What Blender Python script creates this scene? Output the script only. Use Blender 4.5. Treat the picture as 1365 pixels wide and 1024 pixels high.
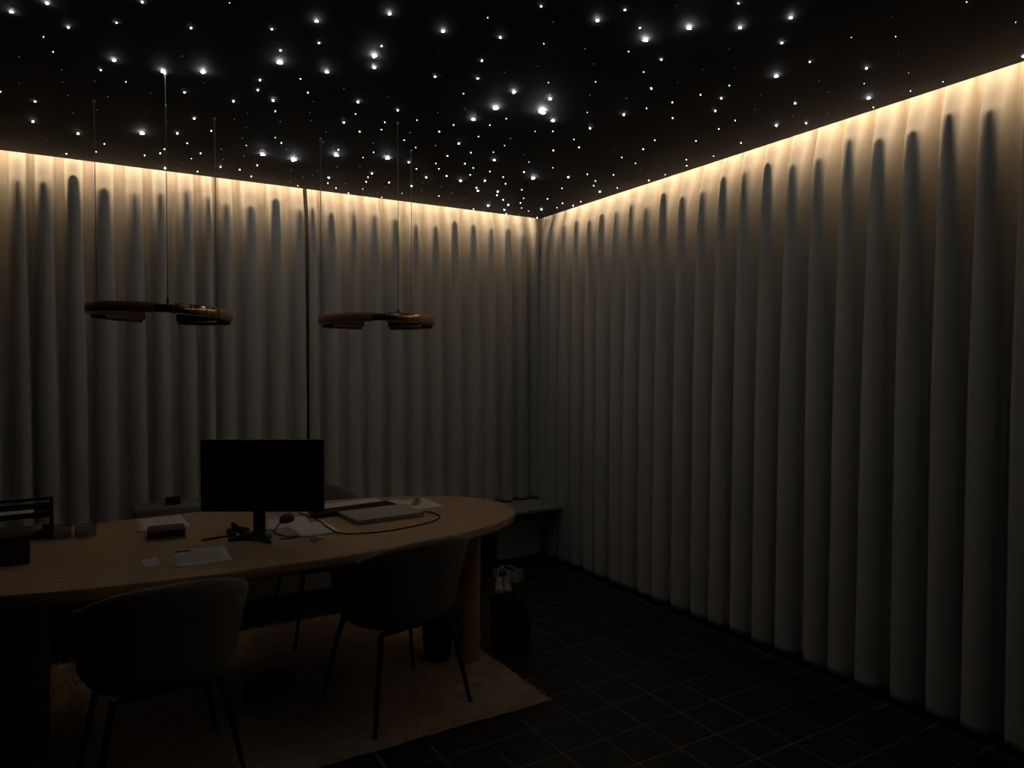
import bpy, bmesh, math, random
from mathutils import Vector, Matrix
import numpy as np

for o in list(bpy.data.objects):
    bpy.data.objects.remove(o)
SC = bpy.context.scene
COL = SC.collection
PI = math.pi

# ------------------------------------------------------------------ camera, light, exposure
FPX = 942.0
CAM_H = 1.49
PITCH = math.atan((512 - 488) / FPX)
YAW = math.radians(30.924)
cam_d = bpy.data.cameras.new('camera')
cam_d.sensor_width = 36.0
cam_d.lens = FPX / 1365 * 36.0
cam_d.clip_start = 0.05
cam = bpy.data.objects.new('camera', cam_d)
COL.objects.link(cam)
cam.location = (0, 0, CAM_H)
cam.rotation_euler = (PI / 2 - PITCH, 0, -YAW)
SC.camera = cam

world = bpy.data.worlds.new('world')
SC.world = world
world.use_nodes = True
world.node_tree.nodes['Background'].inputs[0].default_value = (0, 0, 0, 1)
world.node_tree.nodes['Background'].inputs[1].default_value = 0.0

SC.view_settings.view_transform = 'Standard'
SC.view_settings.look = 'None'
SC.view_settings.exposure = 0.0
SC.view_settings.gamma = 1.0
SC.view_settings.use_curve_mapping = False

STRIP_COL = (1.0, 0.70, 0.42)
STRIP_STR = 285.0
STAR_COL = (0.93, 0.98, 0.96)
STAR_STR = 125.0
SC.cycles.use_denoising = True
SC.cycles.max_bounces = 8
SC.cycles.diffuse_bounces = 6
SC.cycles.sample_clamp_indirect = 4.0

# room numbers (metres)
CEIL = 2.65          # underside of the star ceiling panel
EDGE_Y = 4.695       # panel edge over the far (window) curtain
EDGE_X = 3.070       # panel edge over the right curtain
COVE = 2.92          # top of the light slot


# ------------------------------------------------------------------ helpers
def set_in(node, name, val):
    if name in node.inputs:
        node.inputs[name].default_value = val


def mat(name, col, rough=0.6, metal=0.0, spec=0.5, var=0.0, scale=8.0, bump=0.0, bscale=60.0,
        stretch=(1, 1, 1), emit=None, estr=0.0, sheen=0.0, trans=0.0, alpha=1.0):
    m = bpy.data.materials.new(name)
    m.use_nodes = True
    nt = m.node_tree
    b = nt.nodes['Principled BSDF']
    c4 = (*col, 1)
    b.inputs['Base Color'].default_value = c4
    b.inputs['Roughness'].default_value = rough
    b.inputs['Metallic'].default_value = metal
    set_in(b, 'Specular IOR Level', spec)
    set_in(b, 'Sheen Weight', sheen)
    set_in(b, 'Transmission Weight', trans)
    b.inputs['Alpha'].default_value = alpha
    if emit:
        b.inputs['Emission Color'].default_value = (*emit, 1)
        b.inputs['Emission Strength'].default_value = estr
    if var or bump:
        tc = nt.nodes.new('ShaderNodeTexCoord')
        mp = nt.nodes.new('ShaderNodeMapping')
        mp.inputs['Scale'].default_value = stretch
        nt.links.new(tc.outputs['Object'], mp.inputs[0])
    if var:
        n = nt.nodes.new('ShaderNodeTexNoise')
        n.inputs['Scale'].default_value = scale
        n.inputs['Detail'].default_value = 5
        nt.links.new(mp.outputs[0], n.inputs['Vector'])
        r = nt.nodes.new('ShaderNodeValToRGB')
        r.color_ramp.elements[0].position = 0.3
        r.color_ramp.elements[1].position = 0.7
        r.color_ramp.elements[0].color = (*[max(0, c * (1 - var)) for c in col], 1)
        r.color_ramp.elements[1].color = (*[min(1, c * (1 + var)) for c in col], 1)
        nt.links.new(n.outputs['Fac'], r.inputs[0])
        nt.links.new(r.outputs[0], b.inputs['Base Color'])
    if bump:
        n2 = nt.nodes.new('ShaderNodeTexNoise')
        n2.inputs['Scale'].default_value = bscale
        n2.inputs['Detail'].default_value = 3
        nt.links.new(mp.outputs[0], n2.inputs['Vector'])
        bp = nt.nodes.new('ShaderNodeBump')
        bp.inputs['Strength'].default_value = bump
        bp.inputs['Distance'].default_value = 0.01
        nt.links.new(n2.outputs['Fac'], bp.inputs['Height'])
        nt.links.new(bp.outputs[0], b.inputs['Normal'])
    return m


M = dict(
    curtain=mat('curtain_cloth', (0.74, 0.71, 0.66), 0.85, spec=0.15, var=0.03, scale=40, bump=0.05, bscale=400),
    wall=mat('wall_paint', (0.50, 0.48, 0.44), 0.8, var=0.04, scale=3),
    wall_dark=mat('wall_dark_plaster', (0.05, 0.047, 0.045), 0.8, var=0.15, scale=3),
    ceiling=mat('ceiling_black_felt', (0.031, 0.033, 0.038), 0.8, spec=0.25, var=0.1, scale=60),
    trim=mat('slot_edge_black', (0.02, 0.018, 0.016), 0.5),
    tile=mat('slate_tile', (0.0135, 0.013, 0.012), 0.5, spec=0.35, var=0.3, scale=9, bump=0.25, bscale=30),
    grout=mat('pale_grout', (0.13, 0.125, 0.115), 0.9, var=0.2, scale=14),
    oak=mat('oak_veneer', (0.55, 0.375, 0.235), 0.5, spec=0.35, var=0.16, scale=7, stretch=(1, 9, 9), bump=0.04, bscale=40),
    rug=mat('cream_wool', (0.50, 0.40, 0.32), 0.95, spec=0.1, var=0.18, scale=12),
    rugpile=mat('cream_wool_pile', (0.60, 0.49, 0.39), 0.95, spec=0.1, var=0.2, scale=12),
    chair=mat('chair_fabric', (0.28, 0.255, 0.225), 0.95, spec=0.15, var=0.12, scale=50, bump=0.2, bscale=250),
    cushion=mat('chair_cushion_fabric', (0.19, 0.18, 0.16), 0.95, spec=0.15, var=0.12, scale=50, bump=0.2, bscale=250),
    black_metal=mat('black_powder_coat', (0.012, 0.012, 0.012), 0.45),
    black_plastic=mat('black_plastic', (0.012, 0.012, 0.013), 0.42),
    screen=mat('screen_glass', (0.0012, 0.0012, 0.0014), 0.35, spec=0.2),
    rubber=mat('black_rubber', (0.01, 0.01, 0.01), 0.7),
    paper=mat('white_paper', (0.84, 0.80, 0.76), 0.9, var=0.03, scale=20),
    paper_grey=mat('printed_paper', (0.46, 0.43, 0.39), 0.9, var=0.12, scale=30),
    ink=mat('dark_ink', (0.05, 0.035, 0.025), 0.8),
    ink_soft=mat('grey_ink', (0.33, 0.31, 0.29), 0.8),
    alu=mat('grey_aluminium', (0.50, 0.47, 0.43), 0.5, metal=0.1, var=0.05, scale=30),
    alu_dark=mat('dark_gap', (0.05, 0.045, 0.04), 0.6),
    brown=mat('brown_leather', (0.09, 0.052, 0.035), 0.6, var=0.2, scale=20, bump=0.15, bscale=80),
    brown_dark=mat('dark_brown_board', (0.035, 0.018, 0.015), 0.7, var=0.2, scale=12),
    pen=mat('brown_pen', (0.10, 0.05, 0.03), 0.4),
    brass=mat('burnished_brass', (0.50, 0.31, 0.18), 0.4, metal=0.2, var=0.12, scale=25),
    brass_glint=mat('glint_brass', (0.95, 0.60, 0.34), 0.2, metal=1.0),  # brighter, shinier brass that carries the reflected glow on the rings
    brass_dark=mat('dark_bronze', (0.11, 0.06, 0.04), 0.45, metal=0.7, var=0.15, scale=25),
    wire=mat('steel_wire', (0.22, 0.21, 0.20), 0.45, metal=0.4),
    pale=mat('pale_enamel', (0.78, 0.75, 0.70), 0.55, var=0.03, scale=8),
    stone=mat('pale_stone_sill', (0.46, 0.45, 0.40), 0.6, var=0.08, scale=10),
    box_grey=mat('pale_grey_board', (0.36, 0.35, 0.32), 0.8, var=0.05, scale=10),
    chrome=mat('chrome', (0.8, 0.8, 0.8), 0.12, metal=1.0),
    shoe=mat('white_shoe_leather', (0.50, 0.46, 0.40), 0.6, var=0.06, scale=20),
    shoe_sole=mat('cream_shoe_sole', (0.50, 0.47, 0.36), 0.7),
    shoe_in=mat('shoe_lining', (0.03, 0.028, 0.026), 0.9),
    shoe_black=mat('black_shoe_leather', (0.008, 0.008, 0.008), 0.7),
    bag=mat('black_canvas', (0.008, 0.008, 0.009), 0.9, var=0.2, scale=30, bump=0.3, bscale=120),
    glass=mat('clear_glass', (0.75, 0.78, 0.76), 0.08, trans=0.85),
    strip=mat('warm_led', (0.8, 0.7, 0.6), 0.5, emit=STRIP_COL, estr=STRIP_STR),
    star=mat('fibre_star', (0.8, 0.9, 1.0), 0.4, emit=STAR_COL, estr=STAR_STR),
    star_mid=mat('fibre_star_medium', (0.8, 0.9, 1.0), 0.4, emit=(0.90, 0.98, 1.0), estr=62.0),
    star_small=mat('fibre_star_small', (0.8, 0.9, 1.0), 0.4, emit=(0.90, 0.98, 1.0), estr=12.0),
    star_dim=mat('fibre_star_faint', (0.8, 0.9, 1.0), 0.4, emit=(0.85, 0.95, 1.0), estr=1.6),
    slot_white=mat('slot_paint', (0.55, 0.53, 0.5), 0.8),
)


def link_mesh(name, me, m=None, parent=None, smooth=False):
    if m is not None and not me.materials:
        me.materials.append(M[m] if isinstance(m, str) else m)
    if smooth:
        for p in me.polygons:
            p.use_smooth = True
    o = bpy.data.objects.new(name, me)
    COL.objects.link(o)
    if parent is not None:
        o.parent = parent
    return o


def obj(name, bm, m=None, parent=None, smooth=False, recalc=True):
    if recalc:
        bmesh.ops.recalc_face_normals(bm, faces=bm.faces[:])
    me = bpy.data.meshes.new(name)
    bm.to_mesh(me)
    bm.free()
    return link_mesh(name, me, m, parent, smooth)


def auto_smooth(o, ang=40):
    me = o.data
    for p in me.polygons:
        p.use_smooth = True
    bm = bmesh.new()
    bm.from_mesh(me)
    a = math.radians(ang)
    for e in bm.edges:
        e.smooth = not (len(e.link_faces) == 2 and e.calc_face_angle(0) > a)
    bm.to_mesh(me)
    bm.free()
    return o


def thing(name, label, cat, loc=(0, 0, 0), rz=0.0, group=None):
    o = bpy.data.objects.new(name, None)
    o.empty_display_size = 0.1
    COL.objects.link(o)
    o.location = loc
    o.rotation_euler = (0, 0, rz)
    o['label'] = label
    o['category'] = cat
    if group:
        o['group'] = group
    return o


def tag(o, label, cat, group=None):
    o['label'] = label
    o['category'] = cat
    if group:
        o['group'] = group
    return o


def struct(o):
    o['kind'] = 'structure'
    return o


def add_box(bm, c, s, rz=0.0, bevel=0.0, seg=2, mtx=None):
    r = bmesh.ops.create_cube(bm, size=1.0)
    vs = r['verts']
    T = Matrix.Translation(c) @ Matrix.Rotation(rz, 4, 'Z') @ Matrix.Diagonal((*s, 1))
    if mtx is not None:
        T = mtx @ T
    bmesh.ops.transform(bm, matrix=T, verts=vs)
    if bevel > 0:
        es = list({e for v in vs for e in v.link_edges})
        bmesh.ops.bevel(bm, geom=es, offset=bevel, segments=seg, affect='EDGES', profile=0.5)
    return bm


def box(c, s, rz=0.0, bevel=0.0, seg=2):
    return add_box(bmesh.new(), c, s, rz, bevel, seg)


def add_tube(bm, pts, rad, n=8, cap=True):
    pts = [Vector(p) for p in pts]
    rads = rad if isinstance(rad, (list, tuple)) else [rad] * len(pts)
    rings = []
    prev = None
    for i, p in enumerate(pts):
        if i == 0:
            t = pts[1] - pts[0]
        elif i == len(pts) - 1:
            t = pts[-1] - pts[-2]
        else:
            t = (pts[i + 1] - pts[i - 1])
        t.normalize()
        a = Vector((0, 0, 1)) if abs(t.z) < 0.9 else Vector((1, 0, 0))
        if prev is not None:
            a = prev
        u = (a - t * a.dot(t)).normalized()
        prev = u
        w = t.cross(u)
        rings.append([bm.verts.new(p + (u * math.cos(2 * PI * k / n) + w * math.sin(2 * PI * k / n)) * rads[i])
                      for k in range(n)])
    for a, b in zip(rings[:-1], rings[1:]):
        for k in range(n):
            bm.faces.new((a[k], a[(k + 1) % n], b[(k + 1) % n], b[k]))
    if cap:
        bm.faces.new(rings[0][::-1])
        bm.faces.new(rings[-1])
    return bm


def tube(pts, rad, n=8):
    return add_tube(bmesh.new(), pts, rad, n)


def add_lathe(bm, prof, n=24, c=(0, 0, 0), sx=1.0, sy=1.0):
    rings = []
    for r, z in prof:
        if r < 1e-6:
            rings.append([bm.verts.new((c[0], c[1], c[2] + z))])
        else:
            rings.append([bm.verts.new((c[0] + sx * r * math.cos(2 * PI * k / n), c[1] + sy * r * math.sin(2 * PI * k / n), c[2] + z))
                          for k in range(n)])
    for a, b in zip(rings[:-1], rings[1:]):
        if len(a) == 1 and len(b) == 1:
            continue
        for k in range(n):
            k2 = (k + 1) % n
            if len(a) == 1:
                bm.faces.new((a[0], b[k], b[k2]))
            elif len(b) == 1:
                bm.faces.new((a[k], b[0], a[k2]))
            else:
                bm.faces.new((a[k], a[k2], b[k2], b[k]))
    return bm


def lathe(prof, n=24, **k):
    return add_lathe(bmesh.new(), prof, n, **k)


def add_prism(bm, poly, z0, z1):
    a = [bm.verts.new((x, y, z0)) for x, y in poly]
    b = [bm.verts.new((x, y, z1)) for x, y in poly]
    bm.faces.new(a[::-1])
    bm.faces.new(b)
    n = len(poly)
    for i in range(n):
        bm.faces.new((a[i], a[(i + 1) % n], b[(i + 1) % n], b[i]))
    return bm


def sstep(a, b, x):
    t = min(1.0, max(0.0, (x - a) / (b - a)))
    return t * t * (3 - 2 * t)


def spline(pts, sub=8):
    """Catmull-Rom through points."""
    P = [Vector(p) for p in pts]
    P = [P[0] * 2 - P[1]] + P + [P[-1] * 2 - P[-2]]
    out = []
    for i in range(1, len(P) - 2):
        p0, p1, p2, p3 = P[i - 1:i + 3]
        for k in range(sub):
            t = k / sub
            out.append(0.5 * ((2 * p1) + (p2 - p0) * t + (2 * p0 - 5 * p1 + 4 * p2 - p3) * t * t + (3 * p1 - p0 - 3 * p2 + p3) * t ** 1.45))
    out.append(P[-2])
    return out


def copy_tree(o, parent=None):
    c = o.copy()
    COL.objects.link(c)
    c.parent = parent
    for ch in list(o.children):
        copy_tree(ch, c)
    return c


# ------------------------------------------------------------------ room shell
XL, YF = -2.6, -2.2          # left wall and wall behind the camera
XR, YB = 3.27, 4.97          # right wall, far (window) wall
struct(obj('floor', box(((XL + XR) / 2, (YF + YB) / 2, -0.031), (XR - XL + 0.2, YB - YF + 0.2, 0.06)), 'grout'))
floor = bpy.data.objects['floor']
struct(obj('wall_back', box(((XL + XR) / 2, YB + 0.05, COVE / 2), (XR - XL + 0.2, 0.1, COVE + 0.1)), 'wall'))
struct(obj('wall_right', box((XR + 0.05, (YF + YB) / 2, COVE / 2), (0.1, YB - YF, COVE + 0.1)), 'wall'))
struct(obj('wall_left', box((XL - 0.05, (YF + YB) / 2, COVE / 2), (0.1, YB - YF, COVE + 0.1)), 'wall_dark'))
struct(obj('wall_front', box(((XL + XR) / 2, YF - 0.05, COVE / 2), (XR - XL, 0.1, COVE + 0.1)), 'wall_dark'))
# star ceiling: a hung black panel that stops short of the two curtains, and the slot above it
ceiling = struct(obj('ceiling', box(((XL + EDGE_X) / 2, (YF + EDGE_Y) / 2, CEIL + 0.012), (EDGE_X - XL, EDGE_Y - YF, 0.024)), 'ceiling'))
obj('slot_top', box(((XL + XR) / 2, (YF + YB) / 2, COVE + 0.03), (XR - XL + 0.2, YB - YF + 0.2, 0.06)), 'slot_white', ceiling)
bm = bmesh.new()
add_box(bm, ((XL + EDGE_X - 0.08) / 2, EDGE_Y - 0.085, (CEIL + 0.024 + COVE) / 2), (EDGE_X - 0.08 - XL, 0.02, COVE - CEIL - 0.024))
add_box(bm, (EDGE_X - 0.085, (YF + EDGE_Y - 0.08) / 2, (CEIL + 0.024 + COVE) / 2), (0.02, EDGE_Y - 0.08 - YF, COVE - CEIL - 0.024))
obj('slot_upstand', bm, 'slot_white', ceiling)

# ------------------------------------------------------------------ floor tiles
TP = 0.206
TX0, TY0 = 2.164, 3.440


def tile_mesh(rng, nm):
    bm = bmesh.new()
    h = TP / 2 - 0.0055
    t = 0.0
    top = 0.0012
    j = lambda: rng.uniform(-0.0015, 0.0015)
    lo = [(-h + j(), -h + j()), (h + j(), -h + j()), (h + j(), h + j()), (-h + j(), h + j())]
    a = [bm.verts.new((x, y, -0.006)) for x, y in lo]
    b = [bm.verts.new((x, y, top - 0.0012)) for x, y in lo]
    c = [bm.verts.new((x * 0.955, y * 0.955, top + rng.uniform(-0.0008, 0.0008))) for x, y in lo]
    for i in range(4):
        k = (i + 1) % 4
        bm.faces.new((a[i], a[k], b[k], b[i]))
        bm.faces.new((b[i], b[k], c[k], c[i]))
    ctr = bm.verts.new((0, 0, top + rng.uniform(-0.0006, 0.0012)))
    for i in range(4):
        bm.faces.new((c[i], c[(i + 1) % 4], ctr))
    bmesh.ops.recalc_face_normals(bm, faces=bm.faces[:])
    me = bpy.data.meshes.new(nm)
    bm.to_mesh(me)
    bm.free()
    me.materials.append(M['tile'])
    return me


trng = random.Random(5)
TM = [tile_mesh(trng, 'tile') for _ in range(4)]
fwd = Vector((math.sin(YAW), math.cos(YAW)))
rgt = Vector((math.cos(YAW), -math.sin(YAW)))
RUG = (-1.3, 1.745, 2.575, 4.14)
near, rest = [], []
i0, i1 = int((XL - TX0) / TP) - 1, int((XR - TX0) / TP) + 1
for i in range(i0, i1 + 1):
    for j in range(-28, 9):
        x, y = TX0 + (i + 0.5) * TP, TY0 + (j + 0.5) * TP
        if not (XL - 0.05 < x < XR + 0.05 and YF - 0.05 < y < YB + 0.02):
            continue
        d = fwd.dot((x, y))
        l = rgt.dot((x, y))
        vis = d > 1.0 and abs(l / d) < 0.80 and 512 + FPX * (CAM_H / d) - 24 < 1090
        under = RUG[0] + 0.1 < x < RUG[1] - 0.1 and RUG[2] + 0.1 < y < RUG[3] - 0.1
        hid = x > EDGE_X + 0.2 or y > 4.75
        (near if vis and not under and not hid else rest).append((d, x, y))
near.sort()
rest += near[300:]
near = near[:300]
for d, x, y in near:
    o = link_mesh('tile', trng.choice(TM), None, floor)
    o.location = (x, y, 0)
    o.rotation_euler = (0, 0, trng.randrange(4) * PI / 2)
verts, faces = [], []
for d, x, y in rest:
    h = TP / 2 - 0.0055
    n = len(verts)
    verts += [(x - h, y - h, -0.006), (x + h, y - h, -0.006), (x + h, y + h, -0.006), (x - h, y + h, -0.006),
              (x - h, y - h, 0.001), (x + h, y - h, 0.001), (x + h, y + h, 0.001), (x - h, y + h, 0.001)]
    faces += [tuple(n + k for k in f) for f in ((4, 5, 6, 7), (0, 1, 5, 4), (1, 2, 6, 5), (2, 3, 7, 6), (3, 0, 4, 7))]
me = bpy.data.meshes.new('tile_field')
me.from_pydata(verts, [], faces)
o = link_mesh('tile_field', me, 'tile', floor)
o['kind'] = 'stuff'


# ------------------------------------------------------------------ curtains
def swell(h):
    """How far a fold swings out below the heading: quick at first, then slower (metres)."""
    a = min(max(h + 0.03, 0), 0.16) * 0.24
    b = min(max(h - 0.10, 0), 0.30)
    return a + 0.09 * b * (1 - 0.35 * b / 0.30)


def curtain(name, fronts, to_world, z_top, z_bot, label, seed, ends, p):
    """fronts: (centre, width) of every forward fold along the wall; to_world(u, d) -> x, y with d = distance behind the slot edge."""
    rng = random.Random(seed)
    root_pts = []
    nF, nS, nV = 9, 5, 9
    path = []                      # (u, kind, t, fold index)
    fr = []
    for c, w in fronts:
        fr.append(dict(c=c, w=w * p['wf'], D=p['D'] * rng.uniform(0.9, 1.1), g=rng.uniform(0.96, 1.04),
                       zs=rng.uniform(-0.03, 0.03), lean=rng.uniform(-1, 1) * p['lean'], sk=rng.uniform(-0.25, 0.25),
                       off=rng.uniform(-0.0025, 0.0025)))
    rows = []
    h_top = CEIL - z_top
    h_bot = CEIL - z_bot
    hs = [h_top + (0.0 - h_top) * k / 4 for k in range(4)] + [0.0, .02, .04, .06, .08, .10, .12, .14, .16, .18, .20, .22, .25, .28, .32, .37, .43, .5,
                                                              .6, .72, .9, 1.1, 1.35, 1.6, 1.85]
    hs = [h for h in hs if h < h_bot - 0.05] + [h_bot - 0.03, h_bot]
    for h in hs:
        row = []
        for i, f in enumerate(fr):
            hh = max(h, 0)
            gf = swell(h - f['zs'])
            slow = hh / 2.6
            fwdo = p['off'] + f['off'] - f['g'] * gf - p['g2'] * slow      # front plane
            dep = f['D'] + 0.8 * gf - 0.064 * sstep(0.35, 1.3, hh)
            cu = f['c'] + f['lean'] * slow
            w = f['w'] * (1 + p['wg'] * sstep(0.2, 1.4, hh))
            bul = p['bulge']
            # front face
            for k in range(nF):
                t = -1 + 2 * k / (nF - 1)
                u = cu + w / 2 * t
                d = fwdo + bul * (abs(t - f['sk'] * 0.4) ** 1.45)
                row.append((u, d))
            if i == len(fr) - 1:
                break
            g = fr[i + 1]
            gf2 = swell(h - g['zs'])
            fw2 = p['off'] + g['off'] - g['g'] * gf2 - p['g2'] * slow
            cu2 = g['c'] + g['lean'] * slow
            w2 = g['w'] * (1 + p['wg'] * sstep(0.2, 1.4, hh))
            a = cu + w / 2
            b = cu2 - w2 / 2
            gap = b - a
            ins = min(0.012, gap * 0.12)
            back = (fwdo + fw2) / 2 + dep
            d0 = row[-1][1]
            for k in range(1, nS):
                t = k / nS
                row.append((a + ins * sstep(0, 1, t) + 0.006 * math.sin(t * PI), d0 + (back - 0.012 - d0) * t))
            for k in range(nV):
                t = -1 + 2 * k / (nV - 1)
                row.append((a + ins + (gap - 2 * ins) * (t + 1) / 2, back - 0.012 * t * t))
            d1 = fw2 + bul * (abs(-1 - g['sk'] * 0.4) ** 1.45)
            for k in range(1, nS):
                t = k / nS
                row.append((b - ins * sstep(0, 1, 1 - t) - 0.006 * math.sin(t * PI), (back - 0.012) + (d1 - back + 0.012) * t))
        # one smoothing pass for soft cloth corners
        sm = [row[0]]
        for k in range(1, len(row) - 1):
            sm.append(((row[k - 1][0] + 4 * row[k][0] + row[k + 1][0]) / 6, (row[k - 1][1] + 4 * row[k][1] + row[k + 1][1]) / 6))
        sm.append(row[-1])
        rows.append(sm)
    n = len(rows[0])
    verts, faces = [], []
    for r, h in zip(rows, hs):
        for k, (u, d) in enumerate(r):
            x, y = to_world(u, d)
            z = CEIL - h
            verts.append((x, y, z))
    for a in range(len(rows) - 1):
        for k in range(n - 1):
            faces.append((a * n + k, a * n + k + 1, (a + 1) * n + k + 1, (a + 1) * n + k))
    me = bpy.data.meshes.new(name)
    me.from_pydata(verts, [], faces)
    bm = bmesh.new()
    bm.from_mesh(me)
    bmesh.ops.recalc_face_normals(bm, faces=bm.faces[:])
    bm.to_mesh(me)
    bm.free()
    o = link_mesh(name, me, 'curtain', None, True)
    mod = o.modifiers.new('thickness', 'SOLIDIFY')
    mod.thickness = 0.0025
    mod.offset = 0
    tag(o, label, 'curtain')
    return o


CP = dict(D=0.100, g2=0.006, bulge=0.0125, off=0.036, lean=0.008, wf=1.12, wg=0.10)
LF = [(-0.321, 0.057), (-0.199, 0.067), (-0.059, 0.067), (0.089, 0.075), (0.244, 0.066), (0.381, 0.061), (0.522, 0.063), (0.641, 0.042),
      (0.747, 0.06), (0.889, 0.071), (1.043, 0.064), (1.195, 0.058)]
LF = [(-0.321 - 0.148 * k, 0.062) for k in range(9, 0, -1)] + LF
LF2 = [(1.282, 0.052), (1.403, 0.062), (1.555, 0.061), (1.703, 0.07), (1.858, 0.07), (2.011, 0.06), (2.164, 0.064), (2.319, 0.062), (2.475, 0.063),
       (2.626, 0.059), (2.772, 0.06), (2.912, 0.06), (3.035, 0.055), (3.165, 0.03)]
left_map = lambda u, d: (u, EDGE_Y + d)
right_map = lambda u, d: (EDGE_X + d, u)
BENCH_Z = 0.44
curtain('curtain', LF, left_map, 2.86, BENCH_Z + 0.012, 'pale full-length pleated curtain left of the dark seam on the window wall', 3, None, CP)
curtain('curtain', LF2, left_map, 2.86, BENCH_Z + 0.012, 'pale pleated curtain between the dark seam and the room corner, behind the right pendant', 4, None, CP)
RF = [4.68, 4.547, 4.397, 4.244, 4.09, 3.944, 3.788, 3.634, 3.487, 3.328, 3.166, 3.007, 2.853, 2.703, 2.548, 2.394, 2.251, 2.09, 1.94, 1.789, 1.637, 1.486]
RF = [(y - 0.038, 0.072) for y in RF]
RF += [(RF[-1][0] - 0.151 * k, 0.072) for k in range(1, 18)]
RF = RF[::-1]
CPR = dict(CP, lean=0.018, wg=0.40, D=0.095, g2=0.02)
curtain('curtain', RF, right_map, 2.86, 0.02, 'long pale pleated curtain along the right side, hanging down to the dark tiles', 6, None, CPR)

# ------------------------------------------------------------------ LED strips in the slot
STRIP_OFF = 0.006
STRIP_Z = CEIL + 0.155


def led_strip(a, b, label):
    a, b = Vector(a), Vector(b)
    L = (b - a).length
    ang = math.atan2(b.y - a.y, b.x - a.x)
    t = thing('led_strip', label, 'light strip', ((a + b) / 2), ang)
    obj('profile', box((0, 0, 0.006), (L, 0.016, 0.008), 0), 'alu', t)
    n = max(2, int(L / 0.06))
    bm = bmesh.new()
    vs = []
    for k in range(n + 1):
        x = -L / 2 + L * k / n
        vs.append((bm.verts.new((x, -0.0025, 0.0)), bm.verts.new((x, 0.0025, 0.0))))
    for k in range(n):
        bm.faces.new((vs[k][0], vs[k][1], vs[k + 1][1], vs[k + 1][0]))
    obj('diffuser', bm, 'strip', t)
    return t


led_strip((-1.5, EDGE_Y + STRIP_OFF, STRIP_Z), (2.98, EDGE_Y + STRIP_OFF, STRIP_Z), 'warm LED strip in the ceiling slot above the window-wall curtains')
led_strip((EDGE_X + STRIP_OFF, -1.2, STRIP_Z), (EDGE_X + STRIP_OFF, 4.40, STRIP_Z), 'warm LED strip in the ceiling slot above the right curtain')

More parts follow.
